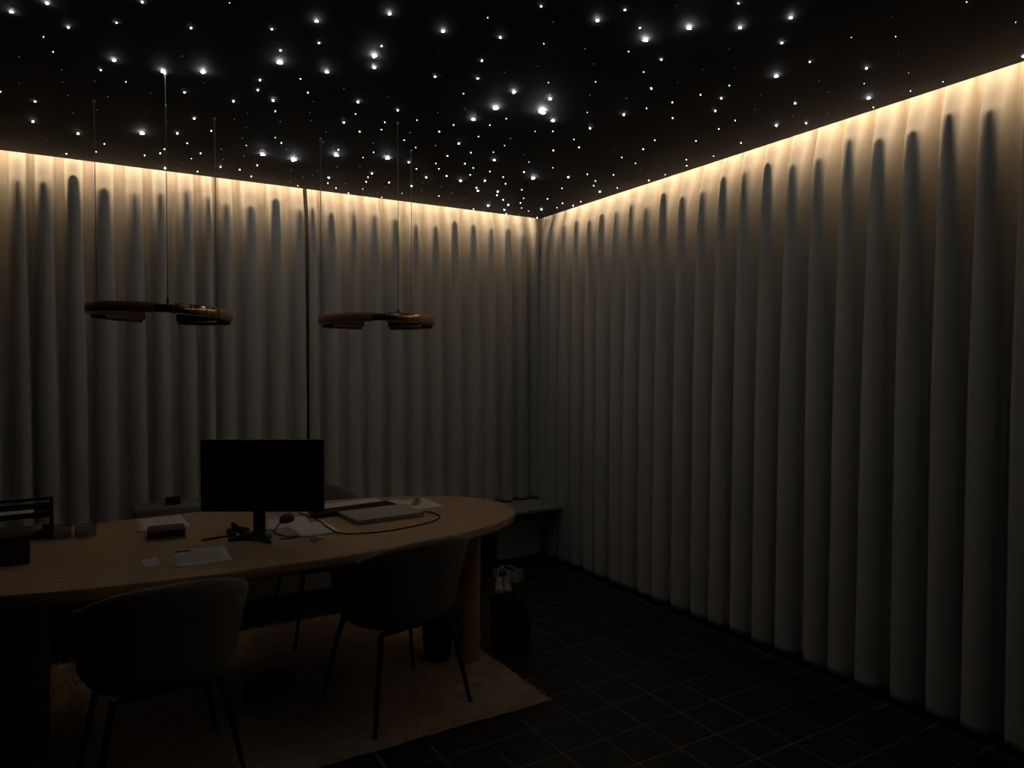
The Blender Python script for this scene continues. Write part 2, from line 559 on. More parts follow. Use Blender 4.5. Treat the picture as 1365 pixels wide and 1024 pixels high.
# ------------------------------------------------------------------ stars (fibre points set in the ceiling)
STARS = "-0.099,2.725,4 -0.202,2.851,4 -0.044,2.88,3.5 0.162,2.562,3.5 0.096,2.76,3 -0.121,3.011,2 -0.097,3.135,2 -0.208,3.251,1 -0.075,3.305,1 -0.228,3.548,1 -0.076,3.448,1 -0.303,3.699,2 -0.186,3.758,3 -0.06,3.603,1 -0.21,4.063,3.5 -0.046,3.842,1 0.098,3.097,4 0.056,3.228,3 0.037,3.367,1 0.146,3.31,2 0.086,3.531,1 0.048,3.735,1 0.241,3.39,1 0.265,3.11,4.5 0.278,3.174,2 0.31,3.51,2 0.234,3.659,1 0.337,3.749,1 0.401,2.425,1.5 0.317,2.671,3 0.557,2.537,3 0.672,2.399,4 0.724,2.557,3 0.62,2.689,3 0.64,2.792,5 0.401,3.035,5 0.819,2.788,4 0.611,3.008,3 0.625,3.12,3 0.706,3.206,3.5 0.744,3.337,2.5 0.75,2.914,2 0.813,3.041,2.5 0.316,2.93,1 0.42,3.157,1 0.364,3.305,3 0.559,3.305,3 0.64,3.433,1 0.603,3.544,1 0.797,3.472,1 0.44,3.63,3 0.862,3.132,1 0.884,3.274,1 0.916,3.378,1 1.058,3.322,3 0.672,3.642,1 0.933,2.925,1 0.864,2.227,4 0.926,2.465,3 0.929,2.553,5 0.965,2.653,4 1.067,2.247,4 1.155,2.085,2 1.261,2.185,3.5 1.136,2.419,1 1.296,2.385,3 1.361,2.541,3 1.206,2.612,3 1.425,2.436,1 1.384,2.713,2 1.029,3.032,3.5 1.122,2.917,1 1.069,3.184,2 1.217,3.039,3 1.557,2.586,4 1.58,2.78,5 1.564,2.964,4 1.695,2.882,2 1.671,2.996,2 1.386,2.973,1 1.47,2.869,1 1.344,3.116,2 1.225,3.222,2 1.521,3.086,2 1.267,1.932,3 1.359,1.999,1 1.42,2.148,2 1.513,1.81,3 1.478,1.911,4 1.636,1.878,3 1.71,1.933,5 1.777,1.788,5 1.638,1.706,1 1.572,2.105,1 1.723,2.04,2 1.679,2.192,1 1.874,2.029,3 1.894,2.151,2 1.505,2.319,1 1.629,2.429,2 1.73,2.569,4 1.781,2.704,6 1.895,2.786,4 1.789,2.323,2 1.857,2.45,1 2.031,2.259,3 2.217,2.329,2.5 2.015,2.399,1 2.169,2.443,2 1.971,2.621,1.5 2.13,2.554,3.5 2.358,2.475,2.5 2.112,2.786,3 2.081,2.155,1 1.797,1.592,3 1.929,1.7,4 2.018,1.565,4 2.149,1.703,3.5 2.324,1.55,1.5 2.025,1.834,1 2.17,1.938,1 2.375,1.754,3 2.371,1.905,4 2.078,2.014,1 2.287,2.07,2.5 2.258,2.202,2.5 2.365,2.185,3 2.457,2.305,3 2.634,2.347,2 2.658,2.47,2.5 2.483,2.072,1 2.6,2.203,1 2.689,2.058,3 2.815,2.166,1 2.856,2.29,3.5 2.952,2.197,3 2.564,1.851,1 2.704,1.905,1 2.926,2.065,1 2.415,1.213,2 2.305,1.393,1 2.452,1.466,1.5 2.698,1.198,1.5 2.598,1.541,1 2.613,1.677,3.5 2.746,1.772,1.5 2.909,1.855,4 3.031,1.91,2.5 2.799,1.618,1.5 2.988,1.719,2 3.007,1.596,2 3.015,1.312,3.5 -0.029,4.157,3.5 -0.169,4.348,1 0.086,4.282,2.5 0.051,4.462,2 -0.089,4.586,2.5 0.242,3.985,4.5 0.28,4.4,2.5 0.35,4.312,2.5 0.363,4.218,2.5 0.4,4.62,3 0.394,3.904,3 0.456,4.048,2.5 0.539,4.202,2.5 0.509,4.335,1.5 0.473,4.457,1 0.572,4.599,2.5 0.534,3.775,2.5 0.625,4.067,1 0.665,4.263,1 0.675,4.431,3 0.78,4.427,2.5 0.868,4.549,2.5 0.726,3.928,1.5 0.687,3.817,1 0.754,4.141,1 0.83,4.041,4.5 0.85,4.278,2.5 0.875,3.792,2.5 0.829,3.723,1.5 0.922,3.888,1 0.998,4.05,5 1.045,4.287,1 0.987,4.477,1 1.101,4.554,1 1.169,4.633,1.5 1.145,4.413,1 1.182,4.334,1 1.185,4.234,1 1.058,3.67,1 1.024,3.5,1 1.18,3.848,4.5 1.163,3.752,2.5 1.256,4.08,1 1.282,4.334,3 1.317,4.467,2 1.397,4.56,2.5 1.165,3.41,2.5 1.247,3.327,2 1.406,3.423,2 1.504,3.503,2 1.385,3.299,1 1.285,3.551,1 1.342,3.702,2 1.324,3.821,1.5 1.369,4.005,1 1.441,3.753,4.5 1.578,3.775,3 1.67,3.879,2 1.477,4.104,3 1.486,4.2,2 1.513,4.311,2.5 1.555,4.498,1.5 1.642,4.251,2.5 1.667,4.376,1 1.795,4.256,3 1.82,4.475,1.5 1.744,4.653,1.5 1.51,4.654,2 1.415,4.426,1 1.675,4.546,1 1.503,3.209,2.5 1.706,3.177,2 1.909,2.964,1.5 1.668,3.322,3 1.859,3.118,1 1.892,3.236,1.5 1.581,3.422,1 1.713,3.553,2.5 1.797,3.435,2 1.898,3.365,1.5 1.973,3.487,3.5 2.063,3.316,1 2.164,3.424,1.5 1.721,3.721,2 1.783,3.812,2 1.864,3.636,2.5 1.946,3.69,2 2.065,3.704,2 1.887,3.926,2.5 2.001,3.834,2 1.795,4.023,3 1.825,4.144,1 2.01,3.981,3.5 2.141,3.902,3 2.196,3.772,2 2.291,3.902,2.5 2.248,3.612,2.5 2.363,3.693,4 1.974,4.184,1 1.901,4.333,1 2.179,4.085,2.5 2.223,4.149,3 2.346,4.1,3 2.391,4.19,2.5 2.458,3.978,2 2.065,4.418,1.5 2.101,4.294,1 2.337,4.264,1 2.595,4.176,1.5 2.493,4.281,2.5 2.602,4.395,3 2.488,4.489,3.5 2.662,4.553,3 2.743,4.664,2.5 2.452,4.645,2 2.647,4.303,2 2.741,4.438,1.5 2.841,4.501,1.5 2.856,4.658,1 3.02,4.661,2.5 2.443,4.38,1 2.247,4.395,1 1.983,2.917,2 2.146,2.965,2 2.245,3.057,2.5 2.158,3.17,2.5 2.343,3.447,1.5 2.316,2.868,1 2.43,2.989,1 2.557,3.082,2 2.696,3.128,2 2.539,3.567,3 2.6,3.455,2 2.741,3.557,2 2.799,3.651,2 2.931,3.756,3 2.746,3.386,2 2.966,3.619,2 2.929,3.491,1 2.665,3.812,2 2.558,2.906,2.5 2.812,3.215,1 2.51,2.762,2 2.746,3.025,1 2.874,3.13,1 3.009,3.219,1.5 2.896,2.928,2 2.984,3.014,2 2.698,2.661,2.5 2.977,2.803,2 2.921,2.563,2.5 2.473,2.633,1 2.746,4.106,2 2.912,4.159,2.5 2.96,4.299,1.5 2.884,4.39,3 3.018,4.178,2.5 2.995,4.053,2 3.016,3.372,2.5"
stars = [tuple(float(v) for v in s.split(',')) for s in STARS.split()]


def star_mesh(kind, mname):
    bm = bmesh.new()
    # a fibre tip shaped to the star's apparent spikes: broad low belt, short point down, longer neck up into the panel
    n = 6
    prof = [(0.0, -0.42), (0.36, -0.22), (0.5, 0.0), (0.26, 0.3), (0.10, 0.62), (0.05, 0.95)] if kind else [(0.0, -0.5), (0.42, -0.2), (0.42, 0.2), (0.2, 0.5)]
    add_lathe(bm, prof, n)
    if kind == 2:
        for k, ln in ((0.3, 0.95), (2.6, 0.8)):
            a = k
            add_tube(bm, [(0.2 * math.cos(a), 0.2 * math.sin(a), 0), (ln * math.cos(a), ln * math.sin(a), -0.05)], [0.2, 0.03], 4)
    bmesh.ops.recalc_face_normals(bm, faces=bm.faces[:])
    me = bpy.data.meshes.new('star_light')
    bm.to_mesh(me)
    bm.free()
    me.materials.append(M[mname])
    return me


SM = {0: star_mesh(0, 'star_dim'), 1: star_mesh(0, 'star_small'), 2: star_mesh(1, 'star_mid'), 3: star_mesh(2, 'star')}
srng = random.Random(2)
PXD = {1: 0.65, 1.5: 0.75, 2: 1.0, 2.5: 1.35, 3: 1.6, 3.5: 2.2, 4: 2.6, 4.5: 3.2, 5: 4.0, 6: 6.0}
stars.sort(key=lambda s: -s[2])
small_v, small_f = [], []
for idx, (x, y, s) in enumerate(stars):
    d = fwd.dot((x, y))
    r = PXD[s] * d / FPX
    k = 0 if s <= 1 else 1 if s < 2.8 else 2 if s < 3.8 else 3
    low = {0: 0.5, 1: 0.5, 2: 0.95, 3: 0.95}[k]
    if idx < 300:
        o = link_mesh('star_light', SM[k], None, ceiling)
        o.location = (x, y, CEIL - (0.3, 0.3, 0.35, 0.40)[k] * r)
        o.scale = (r, r, r)
        o.rotation_euler = (0, 0, srng.uniform(-0.6, 0.6) - YAW)
    else:
        n = len(small_v)
        small_v += [(x, y, CEIL - 0.8 * r), (x - r / 2, y, CEIL - 0.3 * r), (x, y - r / 2, CEIL - 0.3 * r), (x + r / 2, y, CEIL - 0.3 * r), (x, y + r / 2, CEIL - 0.3 * r), (x, y, CEIL)]
        small_f += [(n, n + 2, n + 1), (n, n + 3, n + 2), (n, n + 4, n + 3), (n, n + 1, n + 4), (n + 5, n + 1, n + 2), (n + 5, n + 2, n + 3), (n + 5, n + 3, n + 4), (n + 5, n + 4, n + 1)]
if small_v:
    me = bpy.data.meshes.new('faint_stars')
    me.from_pydata(small_v, [], small_f)
    o = link_mesh('faint_stars', me, 'star_dim', ceiling)
    o['kind'] = 'stuff'

# ------------------------------------------------------------------ window bench, convectors, box on the bench
t = thing('window_bench', 'pale stone bench shelf running under the window-wall curtains', 'bench', (0.215, 4.65, 0))
obj('bench_top', box((0, 0, BENCH_Z - 0.012), (5.62, 0.66, 0.024), 0, 0.004, 2), 'stone', t)
for x in (-2.5, -0.4, 2.22):
    obj('bracket', box((x, 0.16, (BENCH_Z - 0.024) / 2), (0.03, 0.3, BENCH_Z - 0.024), 0, 0.003, 1), 'black_metal', t)


def convector(x0, x1, label):
    t = thing('convector_heater', label, 'heater', ((x0 + x1) / 2, 4.635, 0), 0, None)
    L = x1 - x0
    auto_smooth(obj('casing', box((0, 0, 0.162), (L, 0.15, 0.272), 0, 0.022, 4), 'pale', t))
    for sx in (-1, 1):
        obj('foot', box((sx * (L / 2 - 0.06), 0, 0.015), (0.05, 0.1, 0.03), 0, 0.003, 1), 'black_metal', t)
    bm = bmesh.new()
    for k in range(5):
        add_box(bm, (0, -0.04 + 0.02 * k, 0.3), (L - 0.08, 0.006, 0.006))
    obj('grille', bm, 'alu_dark', t)
    return t


t = convector(2.60, 3.00, 'short white convector heater with rounded edges in the room corner')
bm = lathe([(0, 0), (0.012, 0.0), (0.014, 0.02), (0.014, 0.045), (0.008, 0.055), (0, 0.056)], 14, c=(-0.03, -0.01, 0.3))
auto_smooth(obj('valve', bm, 'chrome', t))
bm = lathe([(0, 0), (0.010, 0.0), (0.012, 0.02), (0.012, 0.04), (0, 0.046)], 14, c=(0.06, 0.0, 0.3))
auto_smooth(obj('valve', bm, 'chrome', t))
convector(0.55, 1.75, 'long white convector heater seen under the desk below the bench')

t = thing('storage_box', 'pale grey lidded box on the window bench behind the desk, left of the monitor', 'box', (0.42, 4.47, BENCH_Z))
auto_smooth(obj('body', box((0, 0, 0.10), (0.42, 0.20, 0.20), 0, 0.006, 2), 'box_grey', t))
auto_smooth(obj('lid', box((0, 0, 0.23), (0.435, 0.215, 0.055), 0, 0.010, 3), 'box_grey', t))
t = thing('small_box', 'small dark carton standing on the pale storage box left of the monitor', 'box', (0.405, 4.46, BENCH_Z + 0.2575))
auto_smooth(obj('carton', box((0, 0, 0.02), (0.075, 0.05, 0.04), 0, 0.003, 2), 'brown_dark', t))

# ------------------------------------------------------------------ rug
t = thing('rug', 'cream shaggy wool rug on dark tiles under the desk and chairs', 'rug', ((RUG[0] + RUG[1]) / 2, (RUG[2] + RUG[3]) / 2, 0.003))
rx, ry = (RUG[1] - RUG[0]) / 2, (RUG[3] - RUG[2]) / 2
rr = random.Random(9)
bm = bmesh.new()
nx, ny = 60, 32
grid = [[None] * (ny + 1) for _ in range(nx + 1)]
for i in range(nx + 1):
    for j in range(ny + 1):
        e = min(i, nx - i, j, ny - j)
        x = -rx + 2 * rx * i / nx + (rr.uniform(-.006, .006) if e == 0 else 0)
        y = -ry + 2 * ry * j / ny + (rr.uniform(-.006, .006) if e == 0 else 0)
        grid[i][j] = bm.verts.new((x, y, 0.003 if e == 0 else 0.014 + rr.uniform(-.002, .003)))
for i in range(nx):
    for j in range(ny):
        bm.faces.new((grid[i][j], grid[i + 1][j], grid[i + 1][j + 1], grid[i][j + 1]))
obj('backing', bm, 'rug', t, True)
nr = np.random.RandomState(4)
N = 26000
px_ = nr.uniform(-0.9, rx + 0.004, N)
py_ = nr.uniform(-ry - 0.004, ry + 0.004, N)
keep = px_ > -1.0
clump = np.sin(px_ * 23) * np.cos(py_ * 19) * 0.6
ang = nr.uniform(0, 2 * PI, N) + clump
hh = nr.uniform(0.006, 0.014, N)
ln = nr.uniform(0.006, 0.022, N)
wd = nr.uniform(0.002, 0.0035, N)
ca, sa = np.cos(ang), np.sin(ang)
z0 = np.where((np.abs(px_) > rx - 0.03) | (np.abs(py_) > ry - 0.03), 0.006, 0.011)
V = np.empty((N, 3, 3))
V[:, 0] = np.stack([px_ - sa * wd, py_ + ca * wd, z0], 1)
V[:, 1] = np.stack([px_ + sa * wd, py_ - ca * wd, z0], 1)
V[:, 2] = np.stack([px_ + ca * ln, py_ + sa * ln, z0 + hh], 1)
me = bpy.data.meshes.new('pile')
me.from_pydata(V.reshape(-1, 3).tolist(), [], np.arange(N * 3).reshape(-1, 3).tolist())
o = link_mesh('pile', me, 'rugpile', t)
o['kind'] = 'stuff'
RUG_TOP = 0.019

# ------------------------------------------------------------------ desk
DZ = 0.74
DX, DY, DA, DB, DN = 0.60, 3.335, 1.345, 0.61, 2.3
t = thing('desk', 'long oval oak desk with rounded ends standing on the cream rug', 'desk', (DX, DY, 0))


def oval(a, b, n=96, e=DN):
    out = []
    for k in range(n):
        th = 2 * PI * k / n
        c, s = math.cos(th), math.sin(th)
        out.append((a * math.copysign(abs(c) ** (2 / e), c), b * math.copysign(abs(s) ** (2 / e), s)))
    return out


bm = bmesh.new()
rings = []
for ins, z in ((0.03, DZ - 0.052), (0.008, DZ - 0.046), (0.0, DZ - 0.034), (0.0, DZ - 0.012), (0.004, DZ - 0.004), (0.014, DZ)):
    rings.append([bm.verts.new((x, y, z)) for x, y in oval(DA - ins, DB - ins)])
n = len(rings[0])
for a, b in zip(rings[:-1], rings[1:]):
    for k in range(n):
        bm.faces.new((a[k], a[(k + 1) % n], b[(k + 1) % n], b[k]))
bm.faces.new(rings[0][::-1])
bm.faces.new(rings[-1])
auto_smooth(obj('tabletop', bm, 'oak', t), 30)
for sx, lx in ((-1, -0.20 - DX), (1, 1.62 - DX)):
    bm = lathe([(0, 0.018), (0.056, 0.018), (0.058, 0.03), (0.06, 0.35), (0.062, 0.689), (0, 0.689)], 28, c=(lx, 3.13 - DY + (0.1 if sx < 0 else 0), 0))
    auto_smooth(obj('leg', bm, 'oak', t))
    # rear leg: a flat board that splays outwards to the floor
    bm = bmesh.new()
    x0, x1 = lx + 0.02 * sx, lx + (0.13 if sx > 0 else -0.13)
    yb = 3.33 - DY
    pts = [(x0 - 0.03, 0.689), (x0 + 0.05, 0.689), (x1 + 0.06, 0.018), (x1 - 0.03, 0.018)]
    f = [bm.verts.new((x, yb, z)) for x, z in pts]
    g = [bm.verts.new((x, yb + 0.045, z)) for x, z in pts]
    bm.faces.new(f)
    bm.faces.new(g[::-1])
    for k in range(4):
        bm.faces.new((f[k], f[(k + 1) % 4], g[(k + 1) % 4], g[k]))
    bmesh.ops.bevel(bm, geom=bm.edges[:], offset=0.005, segments=2, affect='EDGES')
    obj('leg', bm, 'oak', t)
obj('stretcher', box((0.11, 0.06, 0.655), (1.76, 0.06, 0.06), 0, 0.004, 1), 'oak', t)


# ------------------------------------------------------------------ chairs
def make_chair(label):
    """A tub chair facing +y: upholstered shell that sweeps from a high back down to low arms, thin black legs."""
    t = thing('tub_chair', label, 'chair', (0, 0, 0), 0, 'tub chairs around the desk')
    nphi = 72
    bm = bmesh.new()

    def ztop(phi):                    # phi = 0 at the back
        a = abs(phi)
        if a < 1.15:
            return 0.772 - 0.08 * (a / 1.15) ** 2
        if a < 1.75:
            return 0.692 - 0.072 * sstep(1.15, 1.75, a)
        return 0.62 - 0.185 * sstep(1.75, 2.15, a)

    def plan(phi, r):
        c, s = math.cos(phi), math.sin(phi)
        k = 2 / 2.5
        return (0.295 * r * math.copysign(abs(s) ** k, s), -0.275 * r * math.copysign(abs(c) ** k, c))

    rings = []
    for i in range(nphi):
        phi = -PI + 2 * PI * i / nphi
        zt = ztop(phi)
        ring = []
        # outside from the underside up, over the rim, inside down to the seat deck
        zb = 0.375
        prof = [(0.25, zb), (0.62, zb + 0.004), (0.76, zb + 0.022), (0.86, zb + 0.07)]
        for q in (0.3, 0.55, 0.8, 0.94):
            z = zb + 0.07 + (zt - zb - 0.07) * q
            prof.append((0.86 + 0.135 * sstep(zb + 0.05, 0.72, z), z))
        rim = prof[-1][0]
        prof += [(rim - 0.02, zt - 0.004), (rim - 0.065, zt), (rim - 0.11, zt - 0.012)]
        zi = 0.42
        for q in (0.75, 0.4, 0.1):
            z = zi + (zt - zi) * q
            prof.append((rim - 0.135 - 0.05 * (1 - q), z))
        prof.append((0.3, zi))
        for r, z in prof:
            x, y = plan(phi, r)
            # the back leans outwards
            y -= 0.05 * max(0, math.cos(phi)) * sstep(0.45, 0.85, z)
            ring.append(bm.verts.new((x, y, z)))
        rings.append(ring)
    m = len(rings[0])
    for i in range(nphi):
        a, b = rings[i], rings[(i + 1) % nphi]
        for k in range(m - 1):
            bm.faces.new((a[k], b[k], b[k + 1], a[k + 1]))
    bm.faces.new([r[0] for r in rings])
    bm.faces.new([r[-1] for r in rings][::-1])
    auto_smooth(obj('shell', bm, 'chair', t), 60)
    bm = bmesh.new()
    rg = []
    for sc, z in ((0.70, 0.42), (0.765, 0.435), (0.775, 0.455), (0.755, 0.472), (0.68, 0.482), (0.4, 0.486)):
        ring = []
        for i in range(48):
            phi = -PI + 2 * PI * i / 48
            x, y = plan(phi, sc)
            ring.append(bm.verts.new((x, y + 0.015, z)))
        rg.append(ring)
    for a, b in zip(rg[:-1], rg[1:]):
        for k in range(48):
            bm.faces.new((a[k], a[(k + 1) % 48], b[(k + 1) % 48], b[k]))
    bm.faces.new(rg[0][::-1])
    bm.faces.new(rg[-1])
    auto_smooth(obj('seat_cushion', bm, 'cushion', t), 60)
    bm = bmesh.new()
    add_box(bm, (0, 0, 0.368), (0.34, 0.03, 0.014), 0, 0.003, 1)
    add_box(bm, (0, 0.14, 0.368), (0.30, 0.03, 0.014), 0, 0.003, 1)
    add_box(bm, (0, -0.14, 0.368), (0.30, 0.03, 0.014), 0, 0.003, 1)
    obj('seat_frame', bm, 'black_metal', t)
    for sx in (-1, 1):
        for sy in (-1, 1):
            bm = tube([(sx * 0.165, sy * 0.155, 0.376), (sx * 0.19, sy * 0.185, 0.26), (sx * 0.235, sy * 0.225, 0.012)], [0.0125, 0.011, 0.008], 10)
            leg = auto_smooth(obj('leg', bm, 'black_metal', t))
            bm = lathe([(0, 0), (0.010, 0.0), (0.011, 0.004), (0.010, 0.012), (0, 0.012)], 10, c=(sx * 0.236, sy * 0.226, 0))
            obj('foot_cap', bm, 'rubber', leg)
    return t


chair = make_chair('dark grey tub chair left in the foreground, tucked up to the desk edge')
chair.location = (0.205, 2.79, RUG_TOP)
chair.rotation_euler = (0, 0, math.radians(5))
c2 = copy_tree(chair)
c2.location = (1.145, 2.905, RUG_TOP)
c2.rotation_euler = (0, 0, math.radians(10))
c2['label'] = 'dark grey tub chair beside the right desk leg, turned a little to the left'
c3 = copy_tree(chair)
c3.location = (1.12, 3.93, RUG_TOP)
c3.rotation_euler = (0, 0, math.radians(184))
c3['label'] = 'grey tub chair on the window side of the desk, right of the monitor'

# ------------------------------------------------------------------ pendants


def pendant(name_label, cx, cy, R, zc, a_wire, tilt, gap_dir, ribs):
    t = thing('ring_pendant', name_label, 'pendant lamp', (cx, cy, zc), 0, 'ring pendants over the desk')
    Hh, W = 0.040, 0.040
    tl = lambda x, y, z: z - tilt * x

    def arc(a0, a1, r_out, w, z0, z1, n, nm, m, bl=0.003):
        bm = bmesh.new()
        rings = []
        for k in range(n + 1):
            a = a0 + (a1 - a0) * k / n
            c, s = math.cos(a), math.sin(a)
            ring = []
            hz = z1 - z0
            for r, z in ((r_out - bl, z0 + .003), (r_out - bl * .3, z0 + .27 * hz), (r_out, z0 + .5 * hz), (r_out - bl * .3, z0 + .73 * hz), (r_out - bl, z1 - .003), (r_out - .005, z1), (r_out - w + .004, z1), (r_out - w, z1 - .004), (r_out - w, z0 + .004),
                         (r_out - w + .004, z0), (r_out - .005, z0)):
                x, y = r * c, r * s
                ring.append(bm.verts.new((x, y, tl(x, y, z))))
            rings.append(ring)
        nn = len(rings[0])
        for a, b in zip(rings[:-1], rings[1:]):
            for k in range(nn):
                f = bm.faces.new((a[k], a[(k + 1) % nn], b[(k + 1) % nn], b[k]))
                if nn - 6 <= k <= nn - 4:
                    f.material_index = 1
        bm.faces.new(rings[0][::-1])
        bm.faces.new(rings[-1])
        o = obj(nm, bm, m, t)
        o.data.materials.append(M['brass_dark'])
        return auto_smooth(o, 35)

    # gap_dir: direction (angle) of the viewing cut; the near joint is at gap_dir + pi
    back = gap_dir
    frontj = gap_dir + PI
    gb = 0.075 / R
    gf = 0.035 / R
    # left half: from the back gap counter-clockwise to the near joint; right half likewise the other way
    arc(back + gb, frontj - gf, R, W, -Hh / 2, Hh / 2, 44, 'ring_arm', 'brass')
    arc(frontj + gf, back + 2 * PI - gb, R, W, -Hh / 2, Hh / 2, 44, 'ring_arm', 'brass')
    arc(frontj - gf * 1.2, frontj + gf * 1.2, R - 0.008, W - 0.014, -Hh / 2 + 0.004, Hh / 2 - 0.004, 8, 'joint', 'brass_dark')
    # added bright band, with narrow slots, strengthening the reflected glow on the near right arm
    b0, b1 = frontj + gf + 0.02, frontj + gf + 0.62
    arc(b0, b1, R + 0.003, 0.006, -Hh / 2 + 0.001, Hh / 2 + 0.001, 18, 'glint_band', 'brass_glint', 0.004)
    for k in range(ribs):
        a = b0 + 0.20 + (0.025 * k if k < 6 else 0.125 + 0.12 * (k - 5))
        c, s = math.cos(a), math.sin(a)
        x, y = (R + 0.002) * c, (R + 0.002) * s
        obj('rib', box((x, y, tl(x, y, 0.001)), (0.0035, 0.0011, Hh - 0.006), a), 'brass_dark', t)
    # diffuser trays under the ring
    for a0, a1 in ((back + gb + 0.08, back + gb + 1.0), (back - gb - 1.15, back - gb - 0.06)):
        arc(a0, a1, R - 0.004, W + 0.02, -Hh / 2 - 0.014, -Hh / 2 + 0.002, 18, 'lamp_tray', 'brass_dark')
    for (wx, wy) in a_wire:
        lx, ly = wx - cx, wy - cy
        zz = tl(lx, ly, Hh / 2)
        w = obj('suspension_wire', tube([(lx, ly, zz - 0.003), (lx, ly, CEIL - zc)], 0.0017, 6), 'wire', t)
        obj('wire_clip', lathe([(0, 0), (0.006, 0), (0.006, 0.018), (0.003, 0.026), (0, 0.026)], 10, c=(lx, ly, zz - 0.004)), 'wire', w)
        obj('ceiling_cup', lathe([(0, -0.012), (0.006, -0.010), (0.008, 0), (0, 0)], 10, c=(lx, ly, CEIL - zc)), 'wire', w)
    return t


GD = PI / 2
pendant('burnished brass ring pendant hanging over the left half of the desk', 0.277, 3.426, 0.290, 1.722,
        [(0.035, 3.614), (0.275, 3.13), (0.52, 3.574)], 0.035, math.atan2(3.43, 0.22), 9)
pendant('brass ring pendant nearer the corner, over the right half of the desk', 1.268, 3.455, 0.293, 1.722,
        [(1.027, 3.612), (1.277, 3.191), (1.501, 3.561)], 0.0, math.atan2(3.45, 1.16), 8)


# ------------------------------------------------------------------ things on the desk
def sheet(name, cx, cy, w, l, rz, z, m, label, cat='paper', group=None, th=0.0012, curl=0.0):
    """A sheet of paper with a slight curl (thin but real)."""
    bm = bmesh.new()
    n = 6
    top = []
    for i in range(n + 1):
        for j in range(n + 1):
            u, v = i / n - 0.5, j / n - 0.5
            zz = curl * ((2 * u) ** 4 + 0.6 * (2 * v) ** 4) * (0.6 + u)
            top.append((u * w, v * l, max(0, zz)))
    a = [bm.verts.new((x, y, z_ + th)) for x, y, z_ in top]
    b = [bm.verts.new((x, y, z_)) for x, y, z_ in top]
    id_ = lambda i, j: i * (n + 1) + j
    for i in range(n):
        for j in range(n):
            q = (id_(i, j), id_(i + 1, j), id_(i + 1, j + 1), id_(i, j + 1))
            bm.faces.new([a[k] for k in q])
            bm.faces.new([b[k] for k in q][::-1])
    rim = [id_(i, 0) for i in range(n)] + [id_(n, j) for j in range(n)] + [id_(i, n) for i in range(n, 0, -1)] + [id_(0, j) for j in range(n, 0, -1)]
    for k in range(len(rim)):
        p, q = rim[k], rim[(k + 1) % len(rim)]
        bm.faces.new((b[p], b[q], a[q], a[p]))
    o = obj(name, bm, m, None, True)
    o.location = (cx, cy, z)
    o.rotation_euler = (0, 0, rz)
    tag(o, label, cat, group)
    return o


# left group
sheet('paper_sheet', 0.292, 3.735, 0.205, 0.285, 0.06, DZ, 'paper', 'white sheet lying under, slightly turned from, the sheet behind the brown case', 'paper', None, 0.001)
sheet('paper_sheet', 0.28, 3.725, 0.205, 0.285, -0.03, DZ + 0.0012, 'paper', 'white sheet on top behind the brown case, left on the desk', 'paper', None, 0.001, 0.004)
o = sheet('letter', 0.368, 3.01, 0.205, 0.275, -0.035, DZ, 'paper', 'printed letter page with a dark heading, near the desk edge below the monitor', 'letter', None, 0.0012, 0.0015)
bm = bmesh.new()
add_box(bm, (-0.055, 0.105, 0.0016), (0.06, 0.022, 0.0006))
obj('heading', bm, 'ink', o)
bm = bmesh.new()
for k in range(9):
    add_box(bm, (-0.005 - (0.02 if k % 4 == 3 else 0), 0.045 - 0.016 * k, 0.0015), (0.15 - (0.04 if k % 4 == 3 else 0), 0.003, 0.0003))
obj('text_lines', bm, 'ink_soft', o)['kind'] = 'stuff'
sheet('note_slip', 0.190, 2.992, 0.056, 0.13, 0.05, DZ, 'paper', 'small white paper slip left of the printed letter', 'note', None, 0.0012, 0.004)

t = thing('brown_case', 'small brown leather case in front of the white sheets on the left', 'case', (0.285, 3.44, DZ), math.radians(-4))
auto_smooth(obj('body', box((0, 0, 0.021), (0.15, 0.13, 0.038), 0, 0.011, 3), 'brown', t))
obj('base_rim', box((0, 0, 0.004), (0.156, 0.136, 0.005), 0, 0.0015, 1), 'oak', t)
obj('flap', box((0.02, -0.064, 0.026), (0.07, 0.006, 0.026), 0, 0.002, 2), 'brown_dark', t)

t = thing('dark_carton', 'dark red-brown box cut by the left picture edge on the desk', 'box', (-0.315, 3.31, DZ), math.radians(3))
auto_smooth(obj('body', box((0, 0, 0.045), (0.22, 0.18, 0.09), 0, 0.004, 2), 'brown_dark', t))
auto_smooth(obj('lid', box((0.005, 0.01, 0.099), (0.23, 0.19, 0.018), math.radians(3), 0.004, 2), 'brown_dark', t))

# two-tier letter tray
t = thing('letter_tray', 'black two-tier wire letter tray with papers at the back left of the desk', 'letter tray', (-0.295, 3.735, DZ), math.radians(2))
for sx in (-1, 1):
    for sy in (-1, 1):
        obj('post', box((sx * 0.145, sy * 0.075, 0.078), (0.014, 0.014, 0.156), 0, 0.002, 1), 'black_metal', t)
for k, z in enumerate((0.012, 0.098)):
    sh = obj('shelf', box((0, 0, z), (0.30, 0.16, 0.008), 0, 0.002, 1), 'black_metal', t)
    for sy in (-1, 1):
        obj('lip', box((0, sy * 0.079, z + 0.012), (0.30, 0.005, 0.016)), 'black_metal', sh)
for sy in (-1, 1):
    obj('rail', box((0, sy * 0.075, 0.151), (0.30, 0.012, 0.012), 0, 0.002, 1), 'black_metal', t)
sheet('paper_stack', -0.32, 3.735, 0.21, 0.13, 0.04, DZ + 0.103, 'paper', 'pale paper stack on the upper shelf of the letter tray', 'papers', None, 0.006)
sheet('paper_stack', -0.275, 3.735, 0.18, 0.12, 0.06, DZ + 0.017, 'paper_grey', 'crumpled printed papers on the lower shelf of the letter tray', 'papers', None, 0.010, 0.012)


